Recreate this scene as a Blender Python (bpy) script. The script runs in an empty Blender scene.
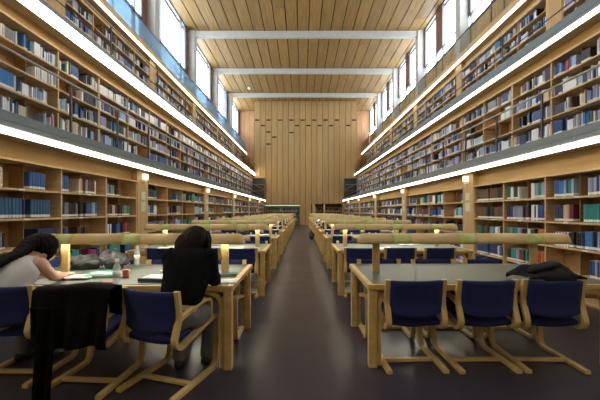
import bpy, bmesh, math, random
from mathutils import Vector, Matrix, noise
random.seed(7)
PI = math.pi
S = bpy.context.scene
COL = S.collection
EYE = 1.40
F = 320.0
VX, VY = 302.0, 210.6

# ------------------------------------------------------------------ materials
def new_mat(name):
    m = bpy.data.materials.new(name); m.use_nodes = True
    nt = m.node_tree
    return m, nt, nt.nodes['Principled BSDF']

def plain(name, c, rough=.6, metal=0, noise_amt=.0, scale=8, spec=None):
    m, nt, b = new_mat(name)
    b.inputs['Roughness'].default_value = rough
    b.inputs['Metallic'].default_value = metal
    if spec is not None: b.inputs['Specular IOR Level'].default_value = spec
    tc = nt.nodes.new('ShaderNodeTexCoord'); n = nt.nodes.new('ShaderNodeTexNoise')
    n.inputs['Scale'].default_value = scale; n.inputs['Detail'].default_value = 3
    nt.links.new(tc.outputs['Object'], n.inputs['Vector'])
    r = nt.nodes.new('ShaderNodeValToRGB')
    k = noise_amt
    r.color_ramp.elements[0].position = .3; r.color_ramp.elements[1].position = .7
    r.color_ramp.elements[0].color = (*[max(0, v*(1-k)) for v in c], 1)
    r.color_ramp.elements[1].color = (*[min(1, v*(1+k)) for v in c], 1)
    nt.links.new(n.outputs['Fac'], r.inputs['Fac']); nt.links.new(r.outputs['Color'], b.inputs['Base Color'])
    return m

def wood(name, c1, c2, grain=(1, 1, 12), rough=.45, island=0.0, scale=1.6):
    """grain vector: large number = fine variation across that axis"""
    m, nt, b = new_mat(name)
    b.inputs['Roughness'].default_value = rough
    tc = nt.nodes.new('ShaderNodeTexCoord'); mp = nt.nodes.new('ShaderNodeMapping')
    mp.inputs['Scale'].default_value = grain
    n = nt.nodes.new('ShaderNodeTexNoise'); n.inputs['Scale'].default_value = scale
    n.inputs['Detail'].default_value = 5; n.inputs['Roughness'].default_value = .6
    nt.links.new(tc.outputs['Object'], mp.inputs['Vector'])
    if island:
        g = nt.nodes.new('ShaderNodeNewGeometry')
        ad = nt.nodes.new('ShaderNodeVectorMath'); ad.operation = 'ADD'
        cm = nt.nodes.new('ShaderNodeVectorMath'); cm.operation = 'SCALE'; cm.inputs[3].default_value = 37
        cx = nt.nodes.new('ShaderNodeCombineXYZ')
        for i in range(3): nt.links.new(g.outputs['Random Per Island'], cx.inputs[i])
        nt.links.new(cx.outputs[0], cm.inputs[0]); nt.links.new(mp.outputs[0], ad.inputs[0]); nt.links.new(cm.outputs[0], ad.inputs[1])
        nt.links.new(ad.outputs[0], n.inputs['Vector'])
    else:
        nt.links.new(mp.outputs[0], n.inputs['Vector'])
    r = nt.nodes.new('ShaderNodeValToRGB')
    r.color_ramp.elements[0].position = .35; r.color_ramp.elements[1].position = .68
    r.color_ramp.elements[0].color = (*c1, 1); r.color_ramp.elements[1].color = (*c2, 1)
    nt.links.new(n.outputs['Fac'], r.inputs['Fac'])
    out = r.outputs['Color']
    if island:
        hs = nt.nodes.new('ShaderNodeHueSaturation')
        mr = nt.nodes.new('ShaderNodeMapRange'); mr.inputs[3].default_value = 1-island; mr.inputs[4].default_value = 1+island
        nt.links.new(g.outputs['Random Per Island'], mr.inputs[0]); nt.links.new(mr.outputs[0], hs.inputs['Value'])
        nt.links.new(out, hs.inputs['Color']); out = hs.outputs['Color']
    nt.links.new(out, b.inputs['Base Color'])
    return m

def emit(name, c, s):
    m, nt, b = new_mat(name)
    b.inputs['Base Color'].default_value = (*c, 1)
    b.inputs['Emission Color'].default_value = (*c, 1); b.inputs['Emission Strength'].default_value = s
    return m

def glass(name, tint, mix=.25, rough=.02, solid=(.5, .65, .75)):
    """thin pane: mostly transparent with a slight tinted reflection"""
    m = bpy.data.materials.new(name); m.use_nodes = True; nt = m.node_tree
    for n in list(nt.nodes): nt.nodes.remove(n)
    o = nt.nodes.new('ShaderNodeOutputMaterial'); mx = nt.nodes.new('ShaderNodeMixShader')
    t = nt.nodes.new('ShaderNodeBsdfTransparent'); t.inputs[0].default_value = (*tint, 1)
    g = nt.nodes.new('ShaderNodeBsdfPrincipled'); g.inputs['Base Color'].default_value = (*solid, 1); g.inputs['Roughness'].default_value = rough
    mx.inputs[0].default_value = mix
    nt.links.new(t.outputs[0], mx.inputs[1]); nt.links.new(g.outputs[0], mx.inputs[2]); nt.links.new(mx.outputs[0], o.inputs[0])
    return m

M = {}
M['case'] = wood('oak_case_shaded', (.27, .155, .060), (.38, .235, .10), (14, 1, 14))  # darker than the edges: shade inside the shelves is put into this oak
M['case_edge'] = wood('oak_edge', (.50, .33, .16), (.66, .46, .25), (14, 1, 14))
M['panel'] = wood('oak_fascia_panel', (.42, .26, .085), (.55, .36, .135), (8, .5, 8))
M['ceil'] = wood('ceiling_planks', (.215, .128, .042), (.325, .205, .075), (9, .5, 1), .5, .12)
M['endw'] = wood('end_wall_panels', (.33, .21, .082), (.43, .285, .12), (7, 1, .4), .5, .07)
M['recess'] = wood('recess_panels', (.34, .175, .08), (.43, .235, .115), (6, 1, .4), .5, .08)
M['redpanel'] = wood('window_red_panel', (.15, .065, .042), (.22, .10, .065), (6, 6, .5), .5)
M['pillar'] = wood('oak_pillar', (.46, .29, .12), (.60, .40, .19), (10, 10, .6))
M['beech'] = wood('bent_beech', (.46, .32, .13), (.60, .44, .20), (3, 3, 3), .38)
M['tablewood'] = wood('table_beech', (.48, .32, .11), (.62, .44, .18), (3, 10, 10), .4)
M['shade'] = wood('lamp_shade_wood', (.46, .34, .15), (.58, .45, .22), (1, 12, 12), .45)
M['lino'] = plain('table_linoleum', (.085, .105, .098), .38, 0, .06, 30)
M['fabric'] = plain('navy_wool', (.006, .012, .088), .9, 0, .15, 60)
M['green'] = plain('green_diffuser', (.42, .47, .17), .5, 0, .05)
M['fascia'] = plain('grey_steel_fascia', (.14, .17, .19), .45, .3, .05, 2)
M['rail'] = plain('steel_rail', (.42, .42, .40), .35, .7, .03)
M['darkrail'] = plain('dark_post', (.06, .065, .065), .45, .4, .05)
M['slab'] = plain('slab', (.35, .31, .24), .8, 0, .05)
M['concrete'] = plain('white_concrete', (.46, .455, .43), .75, 0, .06, 3)
M['plaster'] = plain('plaster', (.45, .38, .28), .85, 0, .03, 2)
M['dark'] = plain('dark_gap', (.03, .017, .008), .9)
M['frame'] = plain('window_frame_metal', (.16, .18, .20), .4, .4)
M['strip'] = emit('strip_light', (1, .86, .58), 9)
M['stripL1'] = emit('strip_and_fascia_glare', (1, .86, .64), 18)  # lamp glow plus painted glare of the sunlit fascia above it
M['stripR'] = emit('strip_light_r', (1, .88, .62), 9)
M['tube'] = emit('lamp_tube', (1, .94, .74), 26)
M['tubeoff'] = plain('lamp_tube_off', (.5, .5, .47), .4)
M['pane'] = glass('window_glass', (.97, .99, 1), .03, .3)
M['balu'] = glass('balustrade_glass', (.66, .82, .95), .30, .7, (.52, .70, .86))
M['baluR'] = glass('clear_balustrade_glass', (.94, .96, .97), .02, 1.0)
M['baluR'].node_tree.nodes['Principled BSDF'].inputs['Specular IOR Level'].default_value = 0
M['paper'] = plain('paper', (.75, .76, .74), .8, 0, .02)
M['pages'] = plain('book_pages', (.6, .55, .45), .9, 0, .05)
M['black'] = plain('black_cloth', (.005, .005, .006), .95, 0, .3, 12, .08)
M['blackknit'] = plain('black_knit', (.006, .007, .009), .95, 0, .3, 20, .08)
M['jacket'] = plain('charcoal_jacket', (.013, .014, .018), .85, 0, .4, 14, .2)
M['skin'] = plain('skin', (.50, .29, .20), .55, 0, .05)
M['hair'] = plain('dark_hair', (.010, .006, .004), .7, 0, .4, 30, .12)
M['blackhair'] = plain('black_hair', (.004, .003, .004), .7, 0, .4, 30, .12)
M['trouser'] = plain('grey_trousers', (.13, .125, .13), .9, 0, .1, 20)
M['shoe'] = plain('black_shoe', (.01, .01, .011), .5)
M['whitetop'] = plain('pale_grey_top', (.52, .53, .58), .9, 0, .08, 10)
M['bagcloth'] = plain('grey_bag', (.035, .036, .042), .85, 0, .75, 26)
M['bagdark'] = plain('dark_bag', (.02, .022, .026), .7, 0, .3, 9)
M['teal'] = plain('teal_cover', (.05, .30, .24), .6, 0, .25, 25)
M['red'] = plain('red_plastic', (.42, .05, .05), .5)
M['white'] = plain('white_plastic', (.8, .8, .8), .4)
M['navycover'] = plain('navy_cover', (.02, .05, .10), .5)
M['tealdark'] = plain('dark_teal_cover', (.01, .06, .065), .5)
M['sign'] = plain('notice_paper', (.62, .64, .50), .7, 0, .1, 40)
M['dimpane'] = glass('sky_dimming_glass', (.46, .50, .52), .10, .7)  # grey glass only to tone down the sky behind the left balustrade
M['bottle'] = glass('bottle_plastic', (.90, .96, .98), .35, .1, (.75, .82, .85))
M['endlight'] = emit('end_light', (.80, .95, .62), .75)
M['lobe'] = emit('lamp_white', (1, .93, .75), 1.0)

def floor_mat():
    m, nt, b = new_mat('floor_vinyl')
    tc = nt.nodes.new('ShaderNodeTexCoord'); n = nt.nodes.new('ShaderNodeTexNoise'); n.inputs['Scale'].default_value = .8; n.inputs['Detail'].default_value = 8
    nt.links.new(tc.outputs['Object'], n.inputs['Vector'])
    r = nt.nodes.new('ShaderNodeValToRGB')
    r.color_ramp.elements[0].color = (.028, .026, .042, 1); r.color_ramp.elements[1].color = (.044, .038, .056, 1)
    nt.links.new(n.outputs['Fac'], r.inputs['Fac']); nt.links.new(r.outputs['Color'], b.inputs['Base Color'])
    n2 = nt.nodes.new('ShaderNodeTexNoise'); n2.inputs['Scale'].default_value = 3
    nt.links.new(tc.outputs['Object'], n2.inputs['Vector'])
    mr = nt.nodes.new('ShaderNodeMapRange'); mr.inputs[3].default_value = .26; mr.inputs[4].default_value = .36
    nt.links.new(n2.outputs['Fac'], mr.inputs[0]); nt.links.new(mr.outputs[0], b.inputs['Roughness'])
    return m
M['floor'] = floor_mat()

def book_mat(name, per_object):
    m, nt, b = new_mat(name); b.inputs['Roughness'].default_value = .5
    if per_object:
        src = nt.nodes.new('ShaderNodeObjectInfo'); col = src.outputs['Color']; al = src.outputs['Alpha']
    else:
        src = nt.nodes.new('ShaderNodeVertexColor'); src.layer_name = 'tint'; col = src.outputs['Color']; al = src.outputs['Alpha']
    uv = nt.nodes.new('ShaderNodeUVMap'); uv.uv_map = 'UVMap'
    sp = nt.nodes.new('ShaderNodeSeparateXYZ'); nt.links.new(uv.outputs[0], sp.inputs[0])
    def band(a, c):
        g = nt.nodes.new('ShaderNodeMath'); g.operation = 'GREATER_THAN'; g.inputs[1].default_value = a
        l = nt.nodes.new('ShaderNodeMath'); l.operation = 'LESS_THAN'; l.inputs[1].default_value = c
        mu = nt.nodes.new('ShaderNodeMath'); mu.operation = 'MULTIPLY'
        nt.links.new(sp.outputs[1], g.inputs[0]); nt.links.new(sp.outputs[1], l.inputs[0])
        nt.links.new(g.outputs[0], mu.inputs[0]); nt.links.new(l.outputs[0], mu.inputs[1]); return mu.outputs[0]
    mu = nt.nodes.new('ShaderNodeMath'); mu.operation = 'MULTIPLY'
    nt.links.new(band(.05, .19), mu.inputs[0]); nt.links.new(al, mu.inputs[1])
    mx = nt.nodes.new('ShaderNodeMix'); mx.data_type = 'RGBA'
    nt.links.new(mu.outputs[0], mx.inputs['Factor']); nt.links.new(col, mx.inputs['A']); mx.inputs['B'].default_value = (.72, .72, .68, 1)
    nt.links.new(mx.outputs['Result'], b.inputs['Base Color'])
    return m
M['book'] = book_mat('book_cover', True)
M['bookmass'] = book_mat('book_covers_far', False)

# ------------------------------------------------------------------ mesh builder
class MB:
    def __init__(s): s.v = []; s.f = []; s.m = []; s.smooth = []
    def add(s, v, f, mi=0, sm=False):
        o = len(s.v); s.v += [tuple(p) for p in v]
        for q in f: s.f.append(tuple(o+i for i in q)); s.m.append(mi); s.smooth.append(sm)
        return s
    def box(s, x0, y0, z0, x1, y1, z1, mi=0):
        if x0 > x1: x0, x1 = x1, x0
        if y0 > y1: y0, y1 = y1, y0
        if z0 > z1: z0, z1 = z1, z0
        return s.add([(x0,y0,z0),(x1,y0,z0),(x1,y1,z0),(x0,y1,z0),(x0,y0,z1),(x1,y0,z1),(x1,y1,z1),(x0,y1,z1)],
              [(0,3,2,1),(4,5,6,7),(0,1,5,4),(1,2,6,5),(2,3,7,6),(3,0,4,7)], mi)
    def ribbon(s, pts, r, w, t, plane='yz', c=0.0, seg=6, mi=0):
        """flat strip swept along a rounded polyline in a plane; w = width across the plane, t = thickness"""
        P = [Vector(p) for p in pts]; path = [P[0]]
        for i in range(1, len(P)-1):
            a, b, d = P[i-1], P[i], P[i+1]
            ra = min(r, (b-a).length*.48, (d-b).length*.48)
            p0 = b+(a-b).normalized()*ra; p2 = b+(d-b).normalized()*ra
            for k in range(seg+1):
                u = k/seg; path.append(p0*(1-u)**2+b*2*u*(1-u)+p2*u*u)
        path.append(P[-1])
        vs = []
        for i, p in enumerate(path):
            a = path[max(0, i-1)]; b = path[min(len(path)-1, i+1)]
            d = (b-a).normalized(); n = Vector((-d.y, d.x))
            for (sn, sw) in ((1,-1),(1,1),(-1,1),(-1,-1)):
                q = p+n*(t/2*sn); wv = c+w/2*sw
                vs.append((wv, q.x, q.y) if plane == 'yz' else (q.x, wv, q.y))
        fs = []
        for i in range(len(path)-1):
            for k in range(4):
                a = i*4+k; b = i*4+(k+1) % 4; fs.append((a, b, b+4, a+4))
        fs.append((3,2,1,0)); e = (len(path)-1)*4; fs.append((e,e+1,e+2,e+3))
        return s.add(vs, fs, mi)
    def lathe(s, prof, seg=16, o=(0,0,0), mi=0, sm=True):
        vs = []; fs = []
        for (r, z) in prof:
            for k in range(seg):
                a = 2*PI*k/seg; vs.append((o[0]+r*math.cos(a), o[1]+r*math.sin(a), o[2]+z))
        n = len(prof)
        for i in range(n-1):
            for k in range(seg):
                fs.append((i*seg+k, i*seg+(k+1) % seg, (i+1)*seg+(k+1) % seg, (i+1)*seg+k))
        fs.append(tuple(range(seg-1, -1, -1))); fs.append(tuple((n-1)*seg+k for k in range(seg)))
        return s.add(vs, fs, mi, sm)
    def tube(s, a, b, r, seg=8, mi=0):
        return s.loft([a, b], [(r, r)]*2, seg=seg, mi=mi, round_ends=False)
    def loft(s, pts, rad, ref=(1,0,0), seg=14, mi=0, round_ends=True, sub=4):
        """elliptical tube through pts; radii (a along ref, b across)"""
        P = [Vector(p) for p in pts]; R = [Vector((q if not isinstance(q, (int, float)) else (q, q))) for q in rad]
        if len(P) > 2 and sub > 1:
            Q = []; QR = []
            for i in range(len(P)-1):
                p0 = P[max(i-1, 0)]; p1 = P[i]; p2 = P[i+1]; p3 = P[min(i+2, len(P)-1)]
                r0 = R[max(i-1, 0)]; r1 = R[i]; r2 = R[i+1]; r3 = R[min(i+2, len(P)-1)]
                for k in range(sub):
                    u = k/sub
                    f = lambda a, b, c, d: .5*((2*b)+(c-a)*u+(2*a-5*b+4*c-d)*u*u+(3*b-a-3*c+d)*u**3)
                    Q.append(f(p0, p1, p2, p3)); QR.append(f(r0, r1, r2, r3))
            Q.append(P[-1]); QR.append(R[-1]); P, R = Q, QR
        if round_ends:
            d0 = (P[0]-P[1]).normalized(); d1 = (P[-1]-P[-2]).normalized()
            rs = min(R[0]); re = min(R[-1]); st = []; en = []
            for k in (3, 2, 1):
                a = k*PI/2/3.3; st.append((P[0]+d0*rs*math.sin(a), R[0]*math.cos(a)))
                en.insert(0, (P[-1]+d1*re*math.sin(a), R[-1]*math.cos(a)))
            P = [x[0] for x in st]+P+[x[0] for x in en]; R = [x[1] for x in st]+R+[x[1] for x in en]
        vs = []; fs = []; n = len(P); ref = Vector(ref)
        for i in range(n):
            d = (P[min(n-1, i+1)]-P[max(0, i-1)]).normalized()
            u = ref-d*ref.dot(d)
            if u.length < 1e-3: u = Vector((0,1,0))-d*d.y
            u.normalize(); w = d.cross(u)
            for k in range(seg):
                a = 2*PI*k/seg; vs.append(P[i]+u*(R[i].x*math.cos(a))+w*(R[i].y*math.sin(a)))
        for i in range(n-1):
            for k in range(seg): fs.append((i*seg+k, i*seg+(k+1) % seg, (i+1)*seg+(k+1) % seg, (i+1)*seg+k))
        fs.append(tuple(range(seg-1, -1, -1))); fs.append(tuple((n-1)*seg+k for k in range(seg)))
        return s.add(vs, fs, mi, True)
    def ball(s, c, r, seg=14, rings=9, mi=0):
        prof = []
        vs = []; fs = []; c = Vector(c); r = Vector(r if not isinstance(r, (int, float)) else (r, r, r))
        for i in range(rings+1):
            t = PI*(.04+.92*i/rings)
            for k in range(seg):
                a = 2*PI*k/seg; vs.append(c+Vector((r.x*math.sin(t)*math.cos(a), r.y*math.sin(t)*math.sin(a), -r.z*math.cos(t))))
        for i in range(rings):
            for k in range(seg): fs.append((i*seg+k, i*seg+(k+1) % seg, (i+1)*seg+(k+1) % seg, (i+1)*seg+k))
        fs.append(tuple(range(seg-1, -1, -1))); fs.append(tuple(rings*seg+k for k in range(seg)))
        return s.add(vs, fs, mi, True)
    def grid(s, nu, nv, fn, th, mi=0):
        """closed solid sheet; fn(u,v)->Vector, thickness vector function or constant Vector th"""
        top = []; bot = []
        for j in range(nv+1):
            for i in range(nu+1):
                p = Vector(fn(i/nu, j/nv)); top.append(p)
        W = nu+1
        for j in range(nv+1):
            for i in range(nu+1):
                a = top[j*W+min(nu, i+1)]-top[j*W+max(0, i-1)]; b = top[min(nv, j+1)*W+i]-top[max(0, j-1)*W+i]
                n = a.cross(b)
                n = n.normalized() if n.length > 1e-9 else Vector((0,0,1))
                bot.append(top[j*W+i]-n*th)
        N = len(top); fs = []
        for j in range(nv):
            for i in range(nu):
                a = j*W+i; fs.append((a, a+1, a+1+W, a+W)); fs.append((N+a, N+a+W, N+a+1+W, N+a+1))
        for i in range(nu):
            fs.append((i, N+i, N+i+1, i+1)); a = nv*W+i; fs.append((a, a+1, N+a+1, N+a))
        for j in range(nv):
            a = j*W; fs.append((a, a+W, N+a+W, N+a)); a = j*W+nu; fs.append((a, N+a, N+a+W, a+W))
        return s.add(top+bot, fs, mi, True)
    def mesh(s, name, mats):
        me = bpy.data.meshes.new(name); me.from_pydata(s.v, [], s.f)
        for m in (mats if isinstance(mats, (list, tuple)) else [mats]): me.materials.append(m)
        for p, mi, sm in zip(me.polygons, s.m, s.smooth): p.material_index = mi; p.use_smooth = sm
        me.update(); return me
    def build(s, name, mats, parent=None, bevel=0, seg=2):
        me = s.mesh(name, mats)
        if bevel:
            bm = bmesh.new(); bm.from_mesh(me)
            es = [e for e in bm.edges if len(e.link_faces) == 2 and e.calc_face_angle(0) > .6]
            bmesh.ops.bevel(bm, geom=es, offset=bevel, segments=seg, affect='EDGES', profile=.5)
            bm.to_mesh(me); bm.free()
        o = bpy.data.objects.new(name, me); COL.objects.link(o)
        if parent: o.parent = parent
        return o

def remesh(o, voxel=.01, smooth=6):
    md = o.modifiers.new('r', 'REMESH'); md.mode = 'VOXEL'; md.voxel_size = voxel; md.use_smooth_shade = True
    if smooth:
        sm = o.modifiers.new('s', 'SMOOTH'); sm.iterations = smooth; sm.factor = .5
    bpy.context.view_layer.update()
    dg = bpy.context.evaluated_depsgraph_get()
    me = bpy.data.meshes.new_from_object(o.evaluated_get(dg)); mats = [m for m in o.data.materials]
    o.modifiers.clear(); o.data = me
    if not me.materials:
        for m in mats: me.materials.append(m)
    return o

def tag(o, label=None, cat=None, group=None, kind=None):
    if label: o['label'] = label
    if cat: o['category'] = cat
    if group: o['group'] = group
    if kind: o['kind'] = kind
    return o
def empty(name, loc=(0,0,0), rz=0):
    o = bpy.data.objects.new(name, None); COL.objects.link(o); o.empty_display_size = .1
    o.location = loc; o.rotation_euler = (0, 0, rz); return o
KIDS = {}
def kids(o):
    return [c for c in COL.objects if c.parent == o]
def dup(root, loc, rz=None, cache={}):
    if root.name not in cache: cache[root.name] = [(c, kids(c)) for c in kids(root)]
    r = root.copy(); COL.objects.link(r); r.location = loc
    if rz is not None: r.rotation_euler = (0, 0, rz)
    for c, gs in cache[root.name]:
        d = c.copy(); COL.objects.link(d); d.parent = r
        for g in gs:
            e = g.copy(); COL.objects.link(e); e.parent = d
    return r
def struct(o, label):
    o['kind'] = 'structure'; o['label'] = label; return o
ORD = ['first','second','third','fourth','fifth','sixth','seventh','eighth','ninth','tenth','eleventh','twelfth','thirteenth','fourteenth',
       'fifteenth','sixteenth','seventeenth','eighteenth','nineteenth','twentieth','twenty-first','twenty-second','twenty-third','twenty-fourth','twenty-fifth',
       'twenty-sixth','twenty-seventh','twenty-eighth','twenty-ninth','thirtieth','thirty-first','thirty-second','thirty-third','thirty-fourth','thirty-fifth',
       'thirty-sixth','thirty-seventh','thirty-eighth','thirty-ninth','fortieth','forty-first','forty-second','forty-third','forty-fourth','forty-fifth']

# ------------------------------------------------------------------ room numbers (metres)
YB = -5.0                    # wall behind the viewer
YP, YE = 31.3, 34.4          # end panelling, recess back wall
EDGE = {-1: (3.55, 4.63, 5.92), 1: (3.99, 5.12, 6.38)}
CASE = {-1: (3.75, 4.80, 6.05), 1: (4.16, 5.30, 6.50)}
WALL = {-1: 6.80, 1: 7.28}
COLX = {-1: 6.38, 1: 6.88}
FL = (0, 2.58, 5.14, 7.70)
STRIP_Z = (2.32, 4.84, 7.42)
CEIL, BEAMB = 12.12, 11.77
CD = .32
PITCH = 5.05
ZO = {(-1, 0): .075}
PIL0 = {(-1,0): 7.52, (-1,1): 7.57, (-1,2): 7.9, (1,0): 8.0, (1,1): 6.81+1.2625, (1,2): 8.25}
SIDE = {-1: 'left', 1: 'right'}

struct(MB().box(-8, YB, -.12, 8.5, YE+.3, 0).build('floor', M['floor']), 'dark purple-brown polished vinyl floor')
# ceiling of long planks
mb = MB(); w = .655; x = -WALL[-1]+.02; i = 0
while x < WALL[1]-.05:
    x1 = min(x+w-.05, WALL[1])
    y = YB+random.uniform(-3, 0)
    while y < YE:
        L = random.uniform(4, 9); ya, yb = max(y, YB), min(y+L-.006, YE)
        if yb > ya: mb.box(x, ya, CEIL, x1, yb, CEIL+.03)
        y += L
    x += w; i += 1
mb.box(-WALL[-1]-.3, YB, CEIL+.06, WALL[1]+.3, YE+.3, CEIL+.2, 1)
struct(mb.build('ceiling', [M['ceil'], M['dark']]), 'timber plank ceiling with dark grooves')

BEAMY = [-1.05+PITCH*k+.05 for k in range(0, 7)]   # -1.0 ... 29.3
BEAMY = [4.05+PITCH*(k-1) for k in range(0, 7)]
n = 0
for k, y in enumerate(BEAMY):
    b = MB().box(-WALL[-1], y-.12, BEAMB, WALL[1], y+.12, CEIL+.01).build('ceiling_beam', M['concrete'], bevel=.012)
    struct(b, 'white concrete beam across the ceiling')
    for s in (-1, 1):
        c = MB().box(s*COLX[s], y-.21, FL[3], s*(WALL[s]+.02), y+.21, CEIL).build('column', M['concrete'], bevel=.012)
        struct(c, 'white concrete column between the high windows')
# end panelling
XL, XR = -4.66, 5.36; YT = YP
npan = 18; pw = (XR-XL)/npan; PB = 2.06
slots = [(256.5,120),(267.5,120),(279.5,120),(291.7,120),(303.5,120),(315.5,120),(327.5,120),(339.5,120),(353,120),
         (262,125.5),(297.5,125.5),(309,125.5),(321.5,125.5),(333.5,125.5),(345.5,125.5),(267.5,132),(291.7,132.5),(273.5,137),(267.5,144)]
sc_ = F/YP
byp = {}
for (px, py) in slots:
    X = (px-VX)/sc_; Z = EYE+(VY-py)/sc_; byp.setdefault(min(npan-1, max(0, int((X-XL)/pw))), []).append(Z)
mb = MB()
for i in range(npan):
    xa, xb = XL+i*pw+.018, XL+(i+1)*pw-.018
    bot = 0 if -0.15 < (xa+xb)/2 < .95 else PB
    z = bot
    for Z in sorted(byp.get(i, [])):
        mb.box(xa, YT, z, xb, YT+.05, Z-.07)
        mb.box(xa, YT, Z-.07, xa+.05, YT+.05, Z+.07); mb.box(xb-.05, YT, Z-.07, xb, YT+.05, Z+.07)
        z = Z+.07
    mb.box(xa, YT, z, xb, YT+.05, CEIL)
mb.box(XL, YT+.05, PB, XR, YT+.20, CEIL, 1)
mb.box(-.12, YT+.05, 0, .97, YT+.20, PB, 1)
for xx in (XL-.05, XR): mb.box(xx, YT, PB, xx+.05, YE, CEIL)
struct(mb.build('wall_end', [M['endw'], M['dark']]), 'tall timber panelled end wall with small dark slots')
mb = MB(); x = -WALL[-1]
while x < WALL[1]:
    mb.box(x+.01, YE, 0, min(x+.6, WALL[1])-.01, YE+.06, CEIL); x += .6
mb.box(-WALL[-1], YE+.06, 0, WALL[1], YE+.3, CEIL, 1)
struct(mb.build('wall_recess', [M['recess'], M['dark']]), 'reddish timber wall in the recess behind the end panelling')
struct(MB().box(-7.3, YB-.2, 0, 7.8, YB, CEIL).build('wall_back', M['plaster']), 'wall behind the viewer')

# side walls, slabs, soffit panels
for s in (-1, 1):
    mb = MB()
    for l in range(3):
        cx = CASE[s][l]+CD+.01
        mb.box(s*cx, YB, FL[l], s*(cx+.15), YE, FL[l+1])
    struct(mb.build('wall_'+SIDE[s], M['plaster']), SIDE[s]+' wall behind the bookcases, stepping back at each gallery')
    for l in range(3):
        e = EDGE[s][l]; back = (CASE[s][l+1]+CD+.1) if l < 2 else WALL[s]+.25
        yend = YP-.05 if l == 0 else YE
        z0 = STRIP_Z[l]
        mb = MB()
        mb.box(s*(e+.03), YB, z0+.01, s*back, yend, FL[l+1]-.005)
        struct(mb.build('gallery_floor', M['slab']), SIDE[s]+' gallery floor slab')
        fa = MB()
        zt = z0+(.24 if s == -1 and l == 1 else .095)
        fa.box(s*e, YB, zt, s*(e+.03), yend, min(zt+.075, FL[l+1]+.01))
        fa.box(s*(e-.012), YB, zt+.075, s*(e+.03), yend, FL[l+1]+.02)
        mm = M['fascia'] if l < 2 else M['case_edge']
        struct(fa.build('gallery_fascia', mm), SIDE[s]+' gallery edge fascia')
        mb = MB()
        a = CASE[s][l]
        mb.box(s*(a+.13), YB, FL[l]+2.02+ZO.get((s, l), 0), s*(a+.16), YP if l < 2 else YE, z0+.01)
        struct(mb.build('soffit_panel', M['panel']), SIDE[s]+' timber panel above the bookcases')
        if (s, l) in ZO: struct(MB().box(s*(CASE[s][l]+.03), YB, 0, s*(CASE[s][l]+CD), YP, ZO[(s, l)]-.002).build('baseboard_left', M['case']), 'oak plinth under the left bookcases')
        # strip light
        st = empty('strip_light', (s*e, 13, z0))
        if l == 1: yend = YP-.03
        tube = MB()
        y = YB+.3
        h = .078 if not (s == -1 and l == 1) else .22  # left middle strip is taller; the extra glow stands in for sunlit fascia
        while y < yend-.3:
            y1 = min(y+2.5, yend-.08)
            tube.box(-s*.018, y-13, .005, s*.028, y1-.012-13, h)
            y += 2.5
        tube.build('diffuser', M['stripL1'] if (s == -1 and l == 1) else M['strip'] if s == -1 else M['stripR'], st)
        MB().box(s*.028, YB-13+.2, 0, s*.036, yend-13-.06, h+.01).build('housing', M['fascia'], st)
        lv = ['lowest', 'middle', 'top'][l]
        tag(st, f'long warm white strip light along the {lv} gallery edge on the {SIDE[s]} wall', 'light', 'strip lights along the gallery edges')

# ------------------------------------------------------------------ windows of the top level
wn = 1
for s in (-1, 1):
    W = WALL[s]
    for k in range(-1, 6):
        c0 = BEAMY[k+1]+.21 if k >= 0 else YB; c1 = (BEAMY[k+2]-.21) if k+2 < len(BEAMY) else YE
        if k == -1: c0, c1 = YB, BEAMY[0]-.21
        if c1-c0 < .5: continue
        if k == -1: c0 = BEAMY[0]+.21; c1 = BEAMY[1]-.21
        r = empty(f'window_{wn}', (s*W, (c0+c1)/2, FL[3])); wn += 1
        struct(r, f'tall {SIDE[s]} side window bay between two white columns')
        Y = lambda t: t-(c0+c1)/2
        L = c1-c0; zt = CEIL-FL[3]-.02
        fr = MB(); pan = MB(); red = MB(); low = MB()
        if s == 1:
            zb, zm = 1.62, 2.17
            a = [0, .07, 1.45, 2.15, 3.5, L]
            nb = int(round(L/.62)); step = L/nb
            for i in range(nb): low.box(0, Y(c0)+i*step+.015, 0, .05, Y(c0)+(i+1)*step-.015, zb-.03)
            red.box(-.05, Y(c0+2.2), zm, .06, Y(c0+2.95), zt); red.box(-.05, Y(c1-.12), zm, .06, Y(c1), zt)
            for yy in (c0+.02, c0+2.17, c0+2.95, c1-.17): fr.box(-.03, Y(yy), 0, .08, Y(yy)+.05, zt)
            for zz in (zb-.03, zm-.03, zt-.05): fr.box(-.03, Y(c0), zz, .08, Y(c1), zz+.06)
            pan.box(.02, Y(c0), zb, .03, Y(c1), zt)
        else:
            zb = .35
            low.box(0, Y(c0), 0, -.05, Y(c1), zb)
            red.box(.05, Y(c1-.42), zb, -.06, Y(c1), zt)
            MB().box(-.012, Y(c0), zb, -.018, Y(c1), 1.84).build('added_dimming_pane', M['dimpane'], r)  # added pane that dims the bright sky low in the left windows
            for yy in (c0+.02, c0+1.0, c0+3.6, c1-.46): fr.box(.04, Y(yy), 0, -.08, Y(yy)+.07, zt)
            for zz in (zb-.03, 1.80, zt-.05): fr.box(.04, Y(c0), zz, -.08, Y(c1), zz+.06)
            pan.box(-.02, Y(c0), zb, -.03, Y(c1), zt)
        fr.build('window_frame', M['frame'], r); pan.build('pane', M['pane'], r); red.build('side_panel', M['redpanel'], r)
        low.build('lower_panel', M['endw'] if s == 1 else M['plaster'], r)
    # outer wall bits above/behind: close the strip between slab and roof behind YB
    struct(MB().box(s*W, YB, FL[3], s*(W+.15), BEAMY[0]-.2, CEIL).build('wall_'+SIDE[s]+'_upper', M['plaster']), SIDE[s]+' upper wall near the viewer')

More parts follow.
